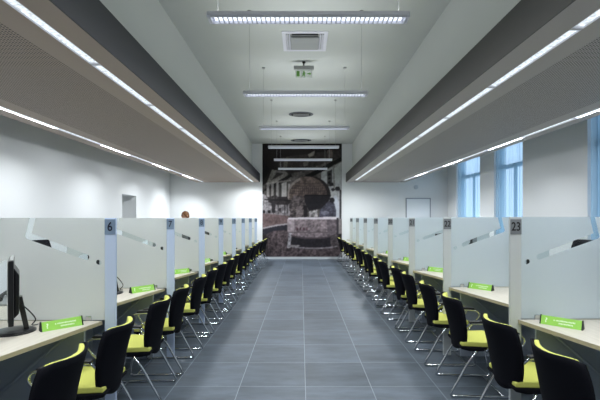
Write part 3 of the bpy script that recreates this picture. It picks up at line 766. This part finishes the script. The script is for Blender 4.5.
# ------------------------------------------------------------ person standing behind the left screens
def skin_obj(name, verts, edges, radii, m, parent, root=0, sub=2):
    me = bpy.data.meshes.new(name); me.from_pydata(verts, edges, []); me.materials.append(m)
    o = bpy.data.objects.new(name, me); COL.objects.link(o)
    md = o.modifiers.new('skin', 'SKIN'); md.use_smooth_shade = True
    sv = me.skin_vertices[0].data
    for i, rr in enumerate(radii):
        sv[i].radius = rr if isinstance(rr, tuple) else (rr, rr); sv[i].use_root = (i == root)
    sb = o.modifiers.new('sub', 'SUBSURF'); sb.levels = sub; sb.render_levels = sub
    if parent: o.parent = parent
    return o
def person():
    r = thing('person', 'person with short brown hair standing behind the left row of screens', 'person', (-2.95, 10.2, 0), 2.4)
    V = [(0, 0, .92), (0, 0, 1.08), (0, -.005, 1.24), (0, 0, 1.38), (0, .0, 1.44), (0, .008, 1.50), (0, .015, 1.58), (0, .01, 1.645)]
    R = [(.15, .10), (.125, .09), (.14, .10), (.11, .07), .05, .052, (.074, .09), (.06, .075)]
    E = [(i, i+1) for i in range(7)]
    def chain(start, pts, rad):
        p = start
        for q, rr in zip(pts, rad): V.append(q); R.append(rr); E.append((p, len(V)-1)); p = len(V)-1
        return p
    for s in (-1, 1):
        chain(0, [(s*.09, 0, .84), (s*.1, .01, .48), (s*.1, -.01, .1), (s*.1, .04, .045), (s*.105, .13, .03)], [.088, .058, .042, .042, .028])
        wr = chain(3, [(s*.17, 0, 1.37), (s*.22, -.01, 1.1), (s*.225, .06, .87), (s*.225, .085, .80)], [.055, .042, .028, (.022, .034)])
        for q, (dy, L) in enumerate(((-.028, .075), (-.010, .09), (.010, .095), (.028, .085))):
            chain(wr, [(s*.228, .09+dy*.9+.01, .765), (s*.222, .10+dy+.01, .765-L*.5), (s*.212, .10+dy+.015, .765-L)], [.009, .0085, .007])
        chain(wr, [(s*.205, .115, .79), (s*.195, .14, .755)], [.011, .008])
    body = skin_obj('body', V, E, R, M_skin, r)
    def cloth(name, vs, rad, m):
        e = []; VV = []; RR = []
        for chain_ in vs:
            st = len(VV)
            for q, (p, q_r) in enumerate(chain_):
                if isinstance(p, int): e.append((p, len(VV))); continue
                VV.append(p); RR.append(q_r)
                if q and not isinstance(chain_[q-1][0], int): e.append((len(VV)-2, len(VV)-1))
        return skin_obj(name, VV, e, RR, m, r)
    tr = [[((0, 0, 1.38), (.125, .085)), ((0, 0, 1.24), (.155, .112)), ((0, 0, 1.08), (.145, .108)), ((0, 0, .95), (.165, .12)), ((0, 0, .80), (.168, .122))]]
    for s in (-1, 1): tr.append([(0, 0), ((s*.175, 0, 1.375), .066), ((s*.222, -.01, 1.1), .052), ((s*.226, .05, .90), .040)])
    cloth('shirt', tr, None, M_shirt)
    lg = [[((0, 0, 1.0), (.150, .105)), ((0, 0, .90), (.158, .112))]]
    for s in (-1, 1): lg.append([(1, 0), ((s*.09, 0, .82), .098), ((s*.1, .01, .48), .07), ((s*.1, -.01, .09), .055)])
    cloth('trousers', lg, None, M_trouser)
    # face details
    bm = NB()
    for s in (-1, 1): lathe(bm, [(.001, -.011), (.008, -.008), (.011, 0), (.008, .008), (.001, .011)], (s*.03, .092, 1.595), 10)
    obj('eyes', bm, M_screen, body, smooth=True)
    bm = NB(); prism(bm, [(.095, 1.595), (.118, 1.562), (.095, 1.555)], 0, -.011, .011); obj('nose', bm, M_skin, body, bevel=.004)
    bm = NB(); tube(bm, [(-.022, .094, 1.533), (0, .10, 1.532), (.022, .094, 1.533)], .005, 8); obj('mouth', bm, mat('lips', (176, 96, 90), .5), body)
    bm = NB()
    for s in (-1, 1): tube(bm, [(s*.076, .0, 1.575), (s*.086, -.004, 1.595), (s*.084, -.004, 1.615)], [.01, .014, .011], 8)
    obj('ears', bm, M_skin, body, smooth=True)
    bm = NB(); n = 18; rows = []
    for j in range(11):
        th = PI*.66*j/10; ring = []
        for i in range(n):
            a = 2*PI*i/n; front = max(0, math.sin(a)); t2 = th*(1-.42*front)
            k = 1+.03*math.sin(a*7+j)
            ring.append(bm.verts.new((.083*math.sin(t2)*math.cos(a)*k, -.002+.100*math.sin(t2)*math.sin(a)*k, 1.600+.115*math.cos(t2))))
        rows.append(ring)
    for j in range(10):
        for i in range(n): bm.faces.new((rows[j][i], rows[j][(i+1) % n], rows[j+1][(i+1) % n], rows[j+1][i]))
    bmesh.ops.remove_doubles(bm, verts=bm.verts, dist=.0005)
    o = obj('hair', bm, M_hair, r, smooth=True); sd = o.modifiers.new('solid', 'SOLIDIFY'); sd.thickness = .012; sd.offset = 0
    for s in (-1, 1): pass
    bm = NB()
    for s in (-1, 1): tube(bm, [(s*.1, -.07, .04), (s*.1, .0, .055), (s*.102, .08, .045), (s*.106, .17, .032)], [.038, .046, .045, .03], 10)
    obj('shoes', bm, M_black, r, smooth=True)
person()
